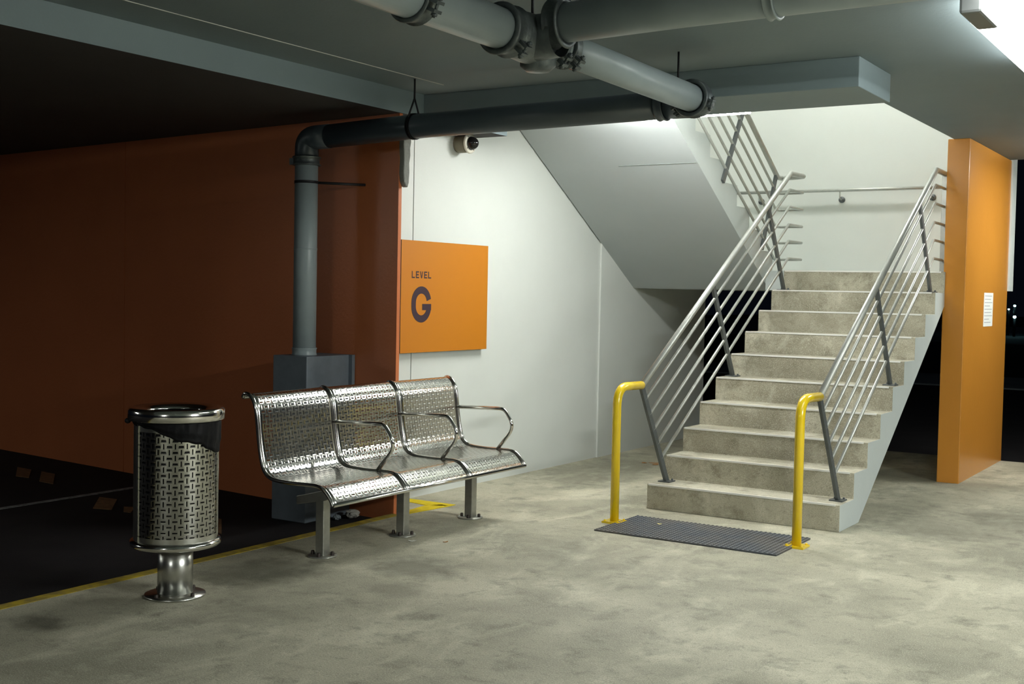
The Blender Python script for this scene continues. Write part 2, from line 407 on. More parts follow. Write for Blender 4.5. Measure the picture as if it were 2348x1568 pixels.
# ---------------------------------------------------------------- staircase
RISE, GO, Y1 = 0.1735, 0.2925, 7.60
X0, X1 = -3.70, -2.33
st = thing('staircase', 'concrete stair with metal nosings rising to a landing beside the orange pier', 'staircase', (-3.0, 7.6, 0))
def zig(y0, z0, dirn, nsteps):
    pts = []; y, z = y0, z0
    for k in range(nsteps):
        pts.append((y, z)); z += RISE; pts.append((y, z)); y += dirn*GO
    return pts, y, z
pts, yy, zz = zig(Y1, 0.0, 1, 10)
prof = pts + [(10.30, RISE*10), (10.40, 1.545), (8.02, 0.0)]
bm = new(); extrude_poly(bm, prof, 'x', X0, X1, 0, 1)
bmesh.ops.recalc_face_normals(bm, faces=bm.faces)
for f in bm.faces:
    if f.normal.z < -0.2: f.material_index = 1
bmesh.ops.triangulate(bm, faces=[f for f in bm.faces if len(f.verts) > 4])
o = obj('lower_flight', bm, [M_STEP, M_PALE], st, bevel=0.003)
for k in range(10):
    y, z = Y1 + GO*k, RISE*(k+1)
    bm = new()
    box(bm, X0+0.01, y-0.005, z-0.009, X1-0.03, y+0.010, z+0.003)
    obj('nosing', bm, M_NOSE, st)
bm = new(); box(bm, XW+0.014, 10.40, 1.56, -2.35, 12.05, RISE*10)
box(bm, -3.869, 10.235, 1.56, X0-0.001, 10.40, RISE*10)
obj('landing', bm, [M_PALE], st, bevel=0.003)
# upper flight: soffit line z = 1.562 + .595 (10.339 - y)
zl = RISE*10
up = [(10.40, 1.56)]
y, z = 10.40, zl
up.append((y, z))
for k in range(8):
    z += RISE; up.append((y, z)); y -= GO; up.append((y, z))
up += [(8.0, z), (8.0, 3.12), (8.235, 2.815), (10.339, 1.56)]
up = [p for i, p in enumerate(up) if not (p[0] < 8.0)]
bm = new(); extrude_poly(bm, up, 'x', XW+0.014, -3.87, 0, 1)
bm.normal_update()
bmesh.ops.recalc_face_normals(bm, faces=bm.faces)
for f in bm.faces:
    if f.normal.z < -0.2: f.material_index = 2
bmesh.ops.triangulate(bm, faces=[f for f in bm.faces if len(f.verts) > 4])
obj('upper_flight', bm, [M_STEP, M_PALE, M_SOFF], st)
bm = new()
s_ = Vector((0, -1, 0.595)).normalized()
obox(bm, (-4.22, 8.70, 1.562+0.595*(10.339-8.70)-0.0015), (1, 0.0, 0), s_, Vector((1, 0, 0)).cross(s_), 0.34, 0.003, 0.0015)
obj('soffit_joint', bm, M_JOINT, st)

# ---- balustrades
SL = 0.604
def zt(Y): return 0.875 + SL*(Y-7.33)
OFFS = [0.0, 0.135, 0.285, 0.437, 0.582, 0.732]
def post_y(z, yb, zb): return yb - 0.62*(z-zb)
def balustrade(x, label, wrap):
    t = thing('stair_balustrade', label, 'handrail', (x, 7.0, 0))
    yb, zb = 7.78, RISE
    # yellow hoop
    bm = new()
    tube(bm, fillet([(x, 6.99, 0.0), (x, 6.99, 0.893), (x, 7.34, 0.885)], 0.13, 8), 0.029, 20)
    yo = obj('end_post', bm, M_YEL, t); yo['label'] = 'bright yellow painted end hoop'
    bm = new(); box(bm, x-0.062, 6.99-0.062, 0, x+0.062, 6.99+0.062, 0.012)
    for sx in (-1, 1):
        for sy in (-1, 1): bolt(bm, x+sx*0.046, 6.99+sy*0.046, 0.012, 0.008, 0.01)
    bp_ = sub('base_plate', bm, M_YEL, yo)
    # top rail
    ytop = 10.15
    if wrap:
        xu = -3.86
        path = [(x, 7.335, 0.878), (x, ytop, zt(ytop)), (x, 10.50, zt(ytop)+0.005), (xu, 10.55, zt(ytop)), (xu, 10.44, zt(ytop)), (xu, 8.4, zt(ytop)+0.595*2.04)]
        pp = fillet(path, [0.03, 0.04, 0.02, 0.03], 4)
    else:
        path = [(x, 7.335, 0.878), (x, ytop-0.03, zt(ytop-0.03)), (x, 10.46, zt(ytop-0.03)-0.005)]
        pp = fillet(path, 0.03, 4)
    bm = new(); tube(bm, pp, 0.0225, 16); obj('top_rail', bm, M_GALV, t)
    for o_ in OFFS[1:]:
        # start where the rail meets the first post
        ys = 7.5
        for _ in range(20): ys = post_y(zt(ys)-o_, yb, zb)
        ze = zt(10.14)-o_
        if wrap:
            path = [(x, ys, zt(ys)-o_), (x, 10.14, ze), (x, 10.50, ze), (xu, 10.52, ze), (xu, 10.42, ze), (xu, 8.4, ze+0.595*2.02)]
            pp = fillet(path, [0.02, 0.03, 0.015, 0.02], 3)
        else:
            path = [(x, ys, zt(ys)-o_), (x, 10.11, ze), (x, 10.44, ze-0.005)]
            pp = fillet(path, 0.02, 3)
        bm = new(); tube(bm, pp, 0.0115, 10); obj('rail', bm, M_GALV, t)
    for (py, pz) in ((7.78, RISE), (8.955, RISE*5), (10.06, RISE*9)):
        h = 0.0
        yt = py
        for _ in range(20): yt = post_y(zt(yt)-0.01, py, pz)
        a, b = Vector((x, py, pz)), Vector((x, yt, zt(yt)-0.01))
        ax = (b-a).normalized()
        bm = new(); obox(bm, (a+b)/2, (1, 0, 0), ax.cross(Vector((1, 0, 0))), ax, 0.011, 0.0235, (b-a).length/2)
        po = obj('post', bm, M_POST, t, bevel=0.002); po['label'] = 'dark grey flat post'
        bm = new(); box(bm, x-0.045, py-0.05, pz, x+0.045, py+0.05, pz+0.008)
        for sx in (-1, 1): bolt(bm, x+sx*0.03, py+0.03, pz+0.008, 0.008, 0.012)
        sub('foot_plate', bm, M_POST, po)
    if wrap:
        for (py, pz, top) in ((9.187, 2.43, None), (10.10, 1.92, None)):
            yt = py
            zr = lambda Y: zt(10.15)+0.595*(10.44-Y)
            for _ in range(20): yt = py + 0.62*(zr(yt)-pz)*1.0
            yt = min(yt, 10.4)
            a, b = Vector((xu, py, pz)), Vector((xu, yt, zr(yt)-0.01)); ax = (b-a).normalized()
            bm = new(); obox(bm, (a+b)/2, (1, 0, 0), ax.cross(Vector((1, 0, 0))), ax, 0.011, 0.0235, (b-a).length/2)
            po = obj('post', bm, M_POST, t, bevel=0.002); po['label'] = 'dark grey flat post'
    else:
        bm = new(); box(bm, x-0.02, 10.42, RISE*10, x+0.02, 10.46, zt(10.12))
        obj('end_upright', bm, M_GALV, t, bevel=0.003)
    return t
balustrade(-3.635, 'left stair balustrade, yellow hoop at its foot, turning back up the upper flight', True)
balustrade(-2.40, 'right stair balustrade, yellow hoop at its foot, ending at the orange pier', False)

# handrail on the back wall
t = thing('wall_handrail', 'slim grey handrail bracketed along the white wall behind the landing', 'handrail', (-3.8, 12.05, 2.58))
bm = new(); tube(bm, [(-4.88, 11.965, 2.585), (-2.40, 11.965, 2.585)], 0.0165, 14); obj('rail', bm, M_GALV, t)
for x in (-4.62, -3.77, -2.88):
    bm = new(); tube(bm, fillet([(x, 11.965, 2.575), (x, 11.97, 2.50), (x, 12.045, 2.495)], 0.03, 4), 0.007, 8)
    b1 = obj('bracket', bm, M_GALV, t)
    bm = new(); lathe(bm, [(0, 12.036), (0.032, 12.036), (0.032, 12.05), (0, 12.05)], (x, 0, 2.495), 'y', 18); sub('rose', bm, M_POST, b1)

# ---------------------------------------------------------------- rubber mat
bm = new(); mx0, mx1, my0, my1 = -3.605, -2.405, 6.66, 7.262
box(bm, mx0, my0, 0.0, mx1, my1, 0.010)
for i in range(40):
    for j in range(20):
        cx = mx0 + 0.03*(i+0.5); cy = my0+0.001 + 0.03*(j+0.5)
        vs = []
        for r, h in ((0.0105, 0.0098), (0.007, 0.0145)):
            vs.append([bm.verts.new((cx+r*math.cos(a*PI/3), cy+r*math.sin(a*PI/3), h)) for a in range(6)])
        for k in range(6): bm.faces.new((vs[0][k], vs[0][(k+1) % 6], vs[1][(k+1) % 6], vs[1][k]))
        bm.faces.new(vs[1])
tag(obj('rubber_mat', bm, M_MAT), 'dark studded rubber mat on the floor before the bottom step', 'mat')

# ---------------------------------------------------------------- bench
prof_b = [(-4.868, 0.882), (-4.862, 0.900), (-4.842, 0.907), (-4.812, 0.897), (-4.785, 0.868), (-4.768, 0.825), (-4.758, 0.76), (-4.748, 0.675),
          (-4.733, 0.585), (-4.716, 0.515), (-4.695, 0.475), (-4.660, 0.450), (-4.615, 0.441), (-4.55, 0.438), (-4.47, 0.4375), (-4.38, 0.440),
          (-4.315, 0.441), (-4.275, 0.432), (-4.240, 0.405), (-4.212, 0.372), (-4.198, 0.345)]
def smooth_prof(pr, it=2):
    for _ in range(it):
        o = [pr[0]]
        for a, b in zip(pr, pr[1:]):
            o.append((a[0]*.75+b[0]*.25, a[1]*.75+b[1]*.25)); o.append((a[0]*.25+b[0]*.75, a[1]*.25+b[1]*.75))
        o.append(pr[-1]); pr = o
    return pr
PB = smooth_prof(prof_b, 2)
BY0, BY1 = 4.845, 6.765; BW = (BY1-BY0)/3
bench = thing('bench', 'slotted stainless steel three seat bench with tubular arms, on the walkway beside the rust wall', 'bench', (-4.47, 5.8, 0))
LIFT = 0.0
for s in range(3):
    y0, y1 = BY0+BW*s+0.006, BY0+BW*(s+1)-0.006
    ys = [y0, y0+0.032] + [y0+0.032 + (y1-y0-0.064)*k/8 for k in range(1, 8)] + [y1-0.032, y1]
    bm = new(); uvl = bm.loops.layers.uv['UVMap']
    arc = [0.0]
    for a, b in zip(PB, PB[1:]): arc.append(arc[-1] + math.hypot(b[0]-a[0], b[1]-a[1]))
    grid = [[bm.verts.new((p[0], y, p[1])) for y in ys] for p in PB]
    n_u = round((ys[-2]-ys[1])/0.0272); 
    for i in range(len(PB)-1):
        for j in range(len(ys)-1):
            f = bm.faces.new((grid[i][j], grid[i][j+1], grid[i+1][j+1], grid[i+1][j])); f.smooth = True
            solid = j == 0 or j == len(ys)-2 or arc[i] < 0.03 or arc[i+1] > arc[-1]-0.018
            f.material_index = 1 if solid else 0
            for lp, (ii, jj) in zip(f.loops, ((i, j), (i, j+1), (i+1, j+1), (i+1, j))):
                lp[uvl].uv = ((ys[jj]-ys[1])/(ys[-2]-ys[1])*n_u*0.0272, arc[ii])
    o = obj('seat_panel', bm, [M_PERF, M_STEEL], bench)
    so = o.modifiers.new('thickness', 'SOLIDIFY'); so.thickness = 0.002; so.offset = 0
for s in range(4):
    y = BY0 + BW*s
    bm = new(); tube(bm, [(p[0], y, p[1]) for p in PB], 0.0115, 12); obj('side_tube', bm, M_STEEL, bench)
bm = new(); tube(bm, [(-4.868, BY0, 0.884), (-4.868, BY1, 0.884)], 0.0115, 12); obj('back_tube', bm, M_STEEL, bench)
bm = new(); tube(bm, [(-4.197, BY0-0.005, 0.347), (-4.197, BY1+0.005, 0.347)], 0.0115, 12); obj('front_tube', bm, M_STEEL, bench)
for s in (1, 2, 3):
    y = BY0 + BW*s
    bm = new()
    tube(bm, fillet([(-4.752, y, 0.703), (-4.37, y, 0.716), (-4.285, y, 0.60), (-4.415, y, 0.442)], [0.07, 0.10], 7), 0.0125, 14)
    obj('armrest', bm, M_STEEL, bench)
for y in (5.075, 5.805, 6.535):
    bm = new(); box(bm, -4.50, y-0.029, 0.008, -4.442, y+0.029, 0.345)
    lg = obj('leg', bm, M_LEG, bench, bevel=0.004)
    bm = new(); lathe(bm, [(0, 0), (0.082, 0), (0.082, 0.008), (0, 0.009)], (-4.471, y, 0), seg=30)
    sub('base_plate', bm, M_LEG, lg)
    for dx, dy in ((0.055, 0.02), (-0.055, -0.02), (0.02, -0.055), (-0.02, 0.055)):
        bm = new(); bolt(bm, -4.471+dx, y+dy, 0.008, 0.011, 0.022); sub('bolt', bm, M_BOLT, lg)
    bm = new()
    extrude_poly(bm, [(-4.645, 0.278), (-4.645, 0.325), (-4.44, 0.378), (-4.26, 0.425), (-4.25, 0.39), (-4.44, 0.318)], 'y', y-0.03, y+0.03)
    obj('seat_bracket', bm, M_LEG, bench, bevel=0.003)

# ---------------------------------------------------------------- litter bin
bx, by = -4.462, 4.0
bn = thing('litter_bin', 'round slotted stainless steel litter bin on a pedestal, left of the bench', 'bin', (bx, by, 0))
R = 0.197
bm = new(); uvl = bm.loops.layers.uv['UVMap']
seg = 72; z0, z1 = 0.275, 0.86; zs = [z0, z0+0.035, z1-0.05, z1]
view = math.atan2(-by, -bx)         # towards the walkway side
a0, a1 = view-0.93, view+1.25
ring = [[bm.verts.new((bx+R*math.cos(2*PI*k/seg), by+R*math.sin(2*PI*k/seg), z)) for k in range(seg)] for z in zs]
per = 2*PI*R; nper = round(per/0.0272/2)*2
for i in range(3):
    for k in range(seg):
        f = bm.faces.new((ring[i][k], ring[i][(k+1) % seg], ring[i+1][(k+1) % seg], ring[i+1][k])); f.smooth = True
        am = (k+0.5)/seg*2*PI; dlt = (am-view+PI) % (2*PI)-PI
        f.material_index = 0 if (i == 1 and -1.02 < dlt < 1.35) else 1
        for lp, (kk, ii) in zip(f.loops, ((k, i), (k+1, i), (k+1, i+1), (k, i+1))):
            lp[uvl].uv = (kk/seg*nper*0.0272, zs[ii])
obj('body', bm, [M_PERFB, M_BRUSH], bn)
for dl in (-1.05, 1.38):
    bm = new(); a = view+dl; c_ = Vector((bx+(R+0.002)*math.cos(a), by+(R+0.002)*math.sin(a), (z0+z1)/2))
    obox(bm, c_, (-math.sin(a), math.cos(a), 0), (math.cos(a), math.sin(a), 0), (0, 0, 1), 0.004, 0.003, (z1-z0)/2)
    obj('door_strip', bm, M_STEEL, bn)
bm = new(); lathe(bm, [(0.17, 0.25), (0.205, 0.250), (0.214, 0.258), (0.216, 0.268), (0.212, 0.278), (0.198, 0.285), (0.17, 0.285)], (bx, by, 0), close=True, seg=56)
obj('bottom_ring', bm, M_STEEL, bn)
bm = new(); lathe(bm, [(0, 0.262), (0.195, 0.262), (0.195, 0.268), (0, 0.268)], (bx, by, 0), seg=48); obj('bottom_plate', bm, M_BRUSH, bn)
bm = new(); lathe(bm, [(0.205, 0.862), (0.219, 0.856), (0.226, 0.862), (0.227, 0.885), (0.226, 0.905), (0.220, 0.914), (0.207, 0.918), (0.17, 0.912), (0.145, 0.904), (0.135, 0.896), (0.137, 0.888), (0.16, 0.895), (0.205, 0.902)], (bx, by, 0), close=True, seg=64)
rim = obj('lid_ring', bm, M_STEEL, bn)
bm = new(); lathe(bm, [(0, 0), (0.012, 0), (0.014, 0.012), (0.01, 0.02), (0, 0.022)], (0, 0, 0), 'z', 14)
bmesh.ops.transform(bm, matrix=Matrix.Translation((bx-0.195, by-0.12, 0.845)) @ Matrix.Rotation(PI/2, 4, 'X'), verts=bm.verts)
sub('hinge_knob', bm, M_ROD, rim)
# bag: inner liner and drooping skirt
bm = new(); lathe(bm, [(0, 0.30), (0.16, 0.31), (0.178, 0.36), (0.182, 0.6), (0.183, 0.80), (0.185, 0.88), (0.17, 0.895), (0.14, 0.885), (0.13, 0.80), (0.0, 0.70)], (bx, by, 0), seg=48)
bag = obj('bag_liner', bm, M_BLACK, bn)
bm = new(); rg = []
for i in range(9):
    row = []
    for k in range(120):
        a = 2*PI*k/120; dl = (a-view+PI) % (2*PI)-PI
        droop = 0.02 + 0.145*max(0, min(1, (dl+0.95)/2.3)) + 0.006*math.sin(k*0.31) + 0.003*math.sin(k*0.83+1)
        z = 0.862 - droop*i/8
        r = 0.205 + 0.0025*math.sin(k*0.9+i*0.5) + 0.0015*math.sin(k*2.1) + (0.003 if i < 6 else -0.002)
        row.append(bm.verts.new((bx+r*math.cos(a), by+r*math.sin(a), z)))
    rg.append(row)
for i in range(8):
    for k in range(120):
        f = bm.faces.new((rg[i][k], rg[i][(k+1) % 120], rg[i+1][(k+1) % 120], rg[i+1][k])); f.smooth = True
sk = sub('bag_skirt', bm, M_BLACK, bag)
so = sk.modifiers.new('t', 'SOLIDIFY'); so.thickness = 0.0015
bm = new(); lathe(bm, [(0, 0.008), (0.084, 0.008), (0.084, 0.262), (0, 0.262)], (bx, by, 0), seg=40); obj('pedestal', bm, M_BRUSH, bn)
bm = new(); lathe(bm, [(0, 0.0), (0.144, 0.0), (0.144, 0.010), (0.090, 0.012), (0.084, 0.018), (0, 0.018)], (bx, by, 0), seg=44); fl = obj('flange', bm, M_BRUSH, bn)
for k in range(4):
    a = view + 0.75 + k*PI/2
    bm = new(); bolt(bm, bx+0.118*math.cos(a), by+0.118*math.sin(a), 0.010, 0.010, 0.016); sub('bolt', bm, M_BOLT, fl)

# ---------------------------------------------------------------- level sign
sx = XW; fx = -5.19
sg = thing('level_sign', 'square orange LEVEL G sign on the white wall beside the rust wall', 'sign', (XW, 7.22, 1.45))
bm = new(); box(bm, XW+0.001, 6.675, 1.054, fx, 7.765, 1.852)
for f in bm.faces:
    if f.calc_center_median().x < fx-0.005: f.material_index = 1
obj('panel', bm, [M_SIGN, M_SIGNEDGE], sg)
def stroke(bm, pts, wdt, x, th=0.0012):
    """flat ribbon of lettering along pts (y,z) on the sign face"""
    L_, R_ = [], []
    for i, p in enumerate(pts):
        a = pts[max(i-1, 0)]; b = pts[min(i+1, len(pts)-1)]
        tx, tz = b[0]-a[0], b[1]-a[1]; l = math.hypot(tx, tz); nx, nz = -tz/l*wdt/2, tx/l*wdt/2
        L_.append((p[0]+nx, p[1]+nz)); R_.append((p[0]-nx, p[1]-nz))
    extrude_poly(bm, L_ + R_[::-1], 'x', x, x+th)
def G_path(y0, y1, z0, z1, wd):
    yc = (y0+y1)/2; hw = (y1-y0)/2-wd/2; rz = hw*1.0
    zt_, zb_ = z1-wd/2, z0+wd/2
    pts = [(yc+hw, zt_-rz*1.15)][:0]
    for k in range(0, 17): a = 0.22+(PI-0.22)*k/16; pts.append((yc+hw*math.cos(a), zt_-rz+rz*math.sin(a)))
    for k in range(0, 17): a = PI+PI*k/16; pts.append((yc+hw*math.cos(a), zb_+rz+rz*math.sin(a)))
    pts.append((yc+hw, (z0+z1)/2+0.004))
    return pts
bm = new()
gy0, gy1, gz0, gz1 = 6.797, 7.032, 1.268, 1.528
stroke(bm, G_path(gy0, gy1, gz0, gz1, 0.052), 0.052, fx)
extrude_poly(bm, [(6.925, 1.357), (7.032, 1.357), (7.032, 1.402), (6.925, 1.402)], 'x', fx, fx+0.0013)
obj('letter_g', bm, M_LETTER, sg)
def letters(bm, word, y0, z0, cw, h, t, gap, x):
    y = y0
    for ch in word:
        def R_(a, b, c, d_): extrude_poly(bm, [(y+a*cw, z0+b*h), (y+c*cw, z0+b*h), (y+c*cw, z0+d_*h), (y+a*cw, z0+d_*h)], 'x', x, x+0.001)
        tt = t/h; tw = t/cw
        if ch in 'LE': R_(0, 0, tw, 1); R_(tw, 0, 1, tt)
        if ch == 'E': R_(tw, 1-tt, 1, 1); R_(tw, 0.5-tt/2, 0.9, 0.5+tt/2)
        if ch == 'V':
            extrude_poly(bm, [(y, z0+h), (y+t, z0+h), (y+cw*0.5, z0+t*1.3), (y+cw-t, z0+h), (y+cw, z0+h), (y+cw*0.5+t*0.55, z0), (y+cw*0.5-t*0.55, z0)], 'x', x, x+0.001)
        y += cw+gap
bm = new(); letters(bm, 'LEVEL', 6.797, 1.585, 0.036, 0.050, 0.0095, 0.0125, fx); obj('lettering', bm, M_LETTER, sg)

# ---------------------------------------------------------------- dome camera and mark
cy, cz = 7.40, 2.598
sc_ = thing('dome_camera', 'white wall dome security camera with a black dome, below the dark pipe', 'camera', (XW, cy, cz))
bm = new(); lathe(bm, [(0, XW), (0.060, XW), (0.067, XW+0.02), (0.067, XW+0.085), (0.060, XW+0.10), (0, XW+0.10)], (0, cy, cz), 'x', 36); obj('housing', bm, M_CAMB, sc_)
bm = new(); lathe(bm, [(0.046, XW+0.10), (0.067, XW+0.098), (0.075, XW+0.106), (0.074, XW+0.118), (0.05, XW+0.122)], (0, cy, cz), 'x', 36, close=True)
ri = obj('trim_ring', bm, M_CAMW, sc_)
for k in range(4):
    a = 0.7+k*PI/2; bm = new()
    lathe(bm, [(0, XW+0.1235), (0.0035, XW+0.1235), (0.0035, XW+0.117), (0, XW+0.117)], (0, cy+0.060*math.cos(a), cz+0.060*math.sin(a)), 'x', 8); sub('screw', bm, M_BOLT, ri)
bm = new(); lathe(bm, [(0.051, XW+0.11)] + [(0.051*math.cos(a), XW+0.118+0.066*math.sin(a)) for a in (PI/2*k/10 for k in range(11))], (0, cy, cz), 'x', 36); obj('dome', bm, M_DOME, sc_)
bm = new()
for dz in (0.0, 0.022): box(bm, XW, 7.262, 2.586+dz, XW+0.001, 7.342, 2.589+dz)
box(bm, XW, 7.304, 2.589, XW+0.001, 7.309, 2.608)
tag(obj('wall_mark', bm, M_PAPER), 'small white H shaped mark on the wall left of the dome camera', 'mark')

# ---------------------------------------------------------------- pipes
def coupling(bm, c, axis, r, L_, rib=0.010):
    """ribbed collar of length L_ centred at c"""
    h = L_/2
    base = {'x': c[0], 'y': c[1], 'z': c[2]}[axis]
    cc = {'x': (0, c[1], c[2]), 'y': (c[0], 0, c[2]), 'z': (c[0], c[1], 0)}[axis]
    pr = [(r*0.98, base-h), (r+rib, base-h), (r+rib*1.3, base-h*0.8), (r+rib*0.6, base-h*0.55), (r+rib*0.6, base+h*0.55), (r+rib*1.3, base+h*0.8), (r+rib, base+h), (r*0.98, base+h)]
    lathe(bm, pr, cc, axis, 32, close=True)
def lug(bm, c, ax, r, ang):
    """pair of bolt ears with a bolt, sitting on a collar along axis y or x"""
    ca, sa = math.cos(ang), math.sin(ang)
    out = Vector((ca, 0, sa)) if ax == 'y' else Vector((0, ca, sa))
    al = Vector((0, 1, 0)) if ax == 'y' else Vector((1, 0, 0))
    tn = al.cross(out)
    for s in (-1, 1):
        obox(bm, Vector(c)+out*(r+0.018)+tn*0.016*s, al, out, tn, 0.022, 0.022, 0.006)
    p = Vector(c)+out*(r+0.018)
    p = p+out*0.010; tube(bm, [p-tn*0.040, p+tn*0.040], 0.0065, 8); tube(bm, [p-tn*0.034, p-tn*0.024], 0.012, 6); tube(bm, [p+tn*0.024, p+tn*0.034], 0.012, 6)
MX, MZ = -2.655, 2.545
LB = Vector((0, 0, 0))
main = thing('drain_pipe', 'pale grey main drain pipe hung under the ceiling, running back to the beam', 'pipe', (MX, 4.3, MZ))
bm = new(); tube(bm, [(MX+0.01, 0.5, MZ+0.012), (MX, 4.02, MZ)], 0.081, 36); obj('pipe_length', bm, M_PIPE, main)
bm = new(); tube(bm, [(MX, 4.40, MZ+0.014), (MX-0.02, 5.93, MZ)], 0.072, 36); pl = obj('pipe_length', bm, M_PIPE, main)
bm = new()
a = math.radians(-118); obox(bm, (MX+0.0724*math.cos(a), 4.80, MZ+0.010+0.0724*math.sin(a)), (0, 1, 0), (-math.sin(a), 0, math.cos(a)), (math.cos(a), 0, math.sin(a)), 0.19, 0.0012, 0.0008)
for k in range(13):
    y = 4.62+k*0.030
    if k % 4 == 3: continue
    a = math.radians(-118)
    obox(bm, (MX+0.0724*math.cos(a), y, MZ+0.010+0.0724*math.sin(a)), (0, 1, 0), (-math.sin(a), 0, math.cos(a)), (math.cos(a), 0, math.sin(a)), 0.011, 0.004, 0.001)
sub('stencil_print', bm, M_RED, pl)
bm = new(); coupling(bm, (MX, 3.46, MZ), 'y', 0.081, 0.07, 0.012); lug(bm, (MX, 3.46, MZ), 'y', 0.086, -0.4); obj('coupling', bm, M_COUP, main)
bm = new(); coupling(bm, (MX, 4.06, MZ), 'y', 0.085, 0.10, 0.016); lug(bm, (MX, 4.07, MZ), 'y', 0.098, -0.75); obj('coupling', bm, M_COUP, main)
# tee body
bm = new()
lathe(bm, [(0.084, 4.08), (0.094, 4.10), (0.098, 4.16), (0.102, 4.24), (0.098, 4.32), (0.09, 4.36), (0.082, 4.40)], (MX, 0, MZ), 'y', 36)
lathe(bm, [(0.095, MX-0.02), (0.092, MX+0.10), (0.088, MX+0.15)], (0, 4.24, MZ), 'x', 32)
lathe(bm, [(0, MZ-0.125), (0.05, MZ-0.122), (0.075, MZ-0.10), (0.08, MZ-0.02)], (MX, 4.32, 0), 'z', 28)
obj('tee_fitting', bm, M_COUP, main)
bm = new(); coupling(bm, (MX, 4.40, MZ+0.010), 'y', 0.078, 0.07, 0.018); lug(bm, (MX, 4.40, MZ+0.010), 'y', 0.092, -0.75); obj('coupling', bm, M_COUP, main)
bm = new(); coupling(bm, (MX, 4.52, MZ+0.014), 'y', 0.074, 0.05, 0.014); lug(bm, (MX, 4.52, MZ+0.014), 'y', 0.084, -0.75); obj('coupling', bm, M_COUP, main)
bm = new(); coupling(bm, (MX-0.02, 5.93, MZ), 'y', 0.080, 0.075, 0.016); lug(bm, (MX-0.02, 5.93, MZ), 'y', 0.086, -0.3); lug(bm, (MX-0.02, 5.93, MZ), 'y', 0.086, -2.6); obj('coupling', bm, M_COUP, main)
for y, x in ((4.30, MX-0.02), (4.00, MX-0.12), (3.40, MX)):
    bm = new(); tube(bm, [(x, y, MZ+0.08), (x, y, ZC)], 0.006, 8); obj('hanger_rod', bm, M_ROD, main)
bm = new(); tube(bm, [(MX-0.15, 6.02, MZ+0.09), (MX-0.15, 6.02, ZC)], 0.006, 8); obj('hanger_rod', bm, M_ROD, main)

br = thing('branch_pipe', 'grey branch pipe leaving the ceiling tee towards the lamp', 'pipe', (MX+0.3, 4.24, MZ))
bm = new(); tube(bm, [(MX+0.14, 4.24, MZ+0.045), (-1.95, 4.24, 2.600), (1.5, 4.24, 2.612)], 0.079, 36); obj('pipe_length', bm, M_PIPE, br)
bm = new(); coupling(bm, (-1.60, 4.24, 2.601), 'x', 0.080, 0.04, 0.010); obj('coupling', bm, M_PIPE, br)
bm = new(); coupling(bm, (MX+0.15, 4.24, MZ+0.046), 'x', 0.082, 0.07, 0.016); obj('coupling', bm, M_COUP, br)

dp = thing('downpipe', 'dark grey pipe running along below the beam and elbowing down the rust wall', 'pipe', (-5.52, 6.05, 1.05))
DX, DY = -5.515, 6.05; RP = 0.077
bm = new(); tube(bm, [(DX, DY, 1.05), (DX, DY, 2.34)], RP, 32); v1 = obj('vertical_pipe', bm, M_PIPE, dp)
bm = new()
a = math.radians(205); obox(bm, (DX+(RP+0.0003)*math.cos(a), DY+(RP+0.0003)*math.sin(a), 1.36), (0, 0, 1), (-math.sin(a), math.cos(a), 0), (math.cos(a), math.sin(a), 0), 0.19, 0.0012, 0.0008)
for k in range(14):
    if k % 5 == 4: continue
    obox(bm, (DX+(RP+0.0005)*math.cos(a), DY+(RP+0.0005)*math.sin(a), 1.18+k*0.028), (0, 0, 1), (-math.sin(a), math.cos(a), 0), (math.cos(a), math.sin(a), 0), 0.010, 0.004, 0.001)
sub('stencil_print', bm, M_RED, v1)
bm = new(); tube(bm, fillet([(DX, DY, 2.34), (DX, DY, 2.497), (DX+0.2, DY, 2.501)], 0.13, 10), RP*1.03, 32, cap=True); obj('elbow', bm, M_DPIPE, dp)
bm = new(); tube(bm, [(DX+0.16, DY, 2.500), (-4.5, DY, 2.527), (MX-0.26, DY, 2.543)], RP, 32); obj('horizontal_pipe', bm, M_DPIPE, dp)
bm = new(); tube(bm, fillet([(MX-0.28, DY, 2.545), (MX-0.02, DY+0.03, 2.545), (MX-0.02, DY-0.13, 2.545)], 0.12, 10), RP*1.02, 32, cap=True); obj('elbow', bm, M_DPIPE, dp)
bm = new(); coupling(bm, (MX-0.25, DY, 2.545), 'x', RP+0.003, 0.05, 0.008); obj('coupling', bm, M_DPIPE, dp)
bm = new(); coupling(bm, (DX, DY, 2.345), 'z', RP, 0.06, 0.015)
obox(bm, (DX-0.10, DY-0.02, 2.345), (1, 0, 0), (0, 1, 0), (0, 0, 1), 0.018, 0.02, 0.022)
obj('coupling', bm, M_COUP, dp)
bm = new(); coupling(bm, (DX, DY, 2.205), 'z', RP, 0.018, 0.004); tube(bm, [(DX+0.05, DY+0.05, 2.205), (DX+0.26, DY+0.30, 2.205)], 0.009, 8)
obj('wall_clip', bm, M_ROD, dp)
bm = new(); coupling(bm, (DX, DY, 1.76), 'z', RP, 0.012, 0.002); obj('joint_ring', bm, M_PIPE, dp)
bm = new(); coupling(bm, (DX, DY, 1.075), 'z', RP, 0.05, 0.006); obj('foot_collar', bm, M_PIPE, dp)
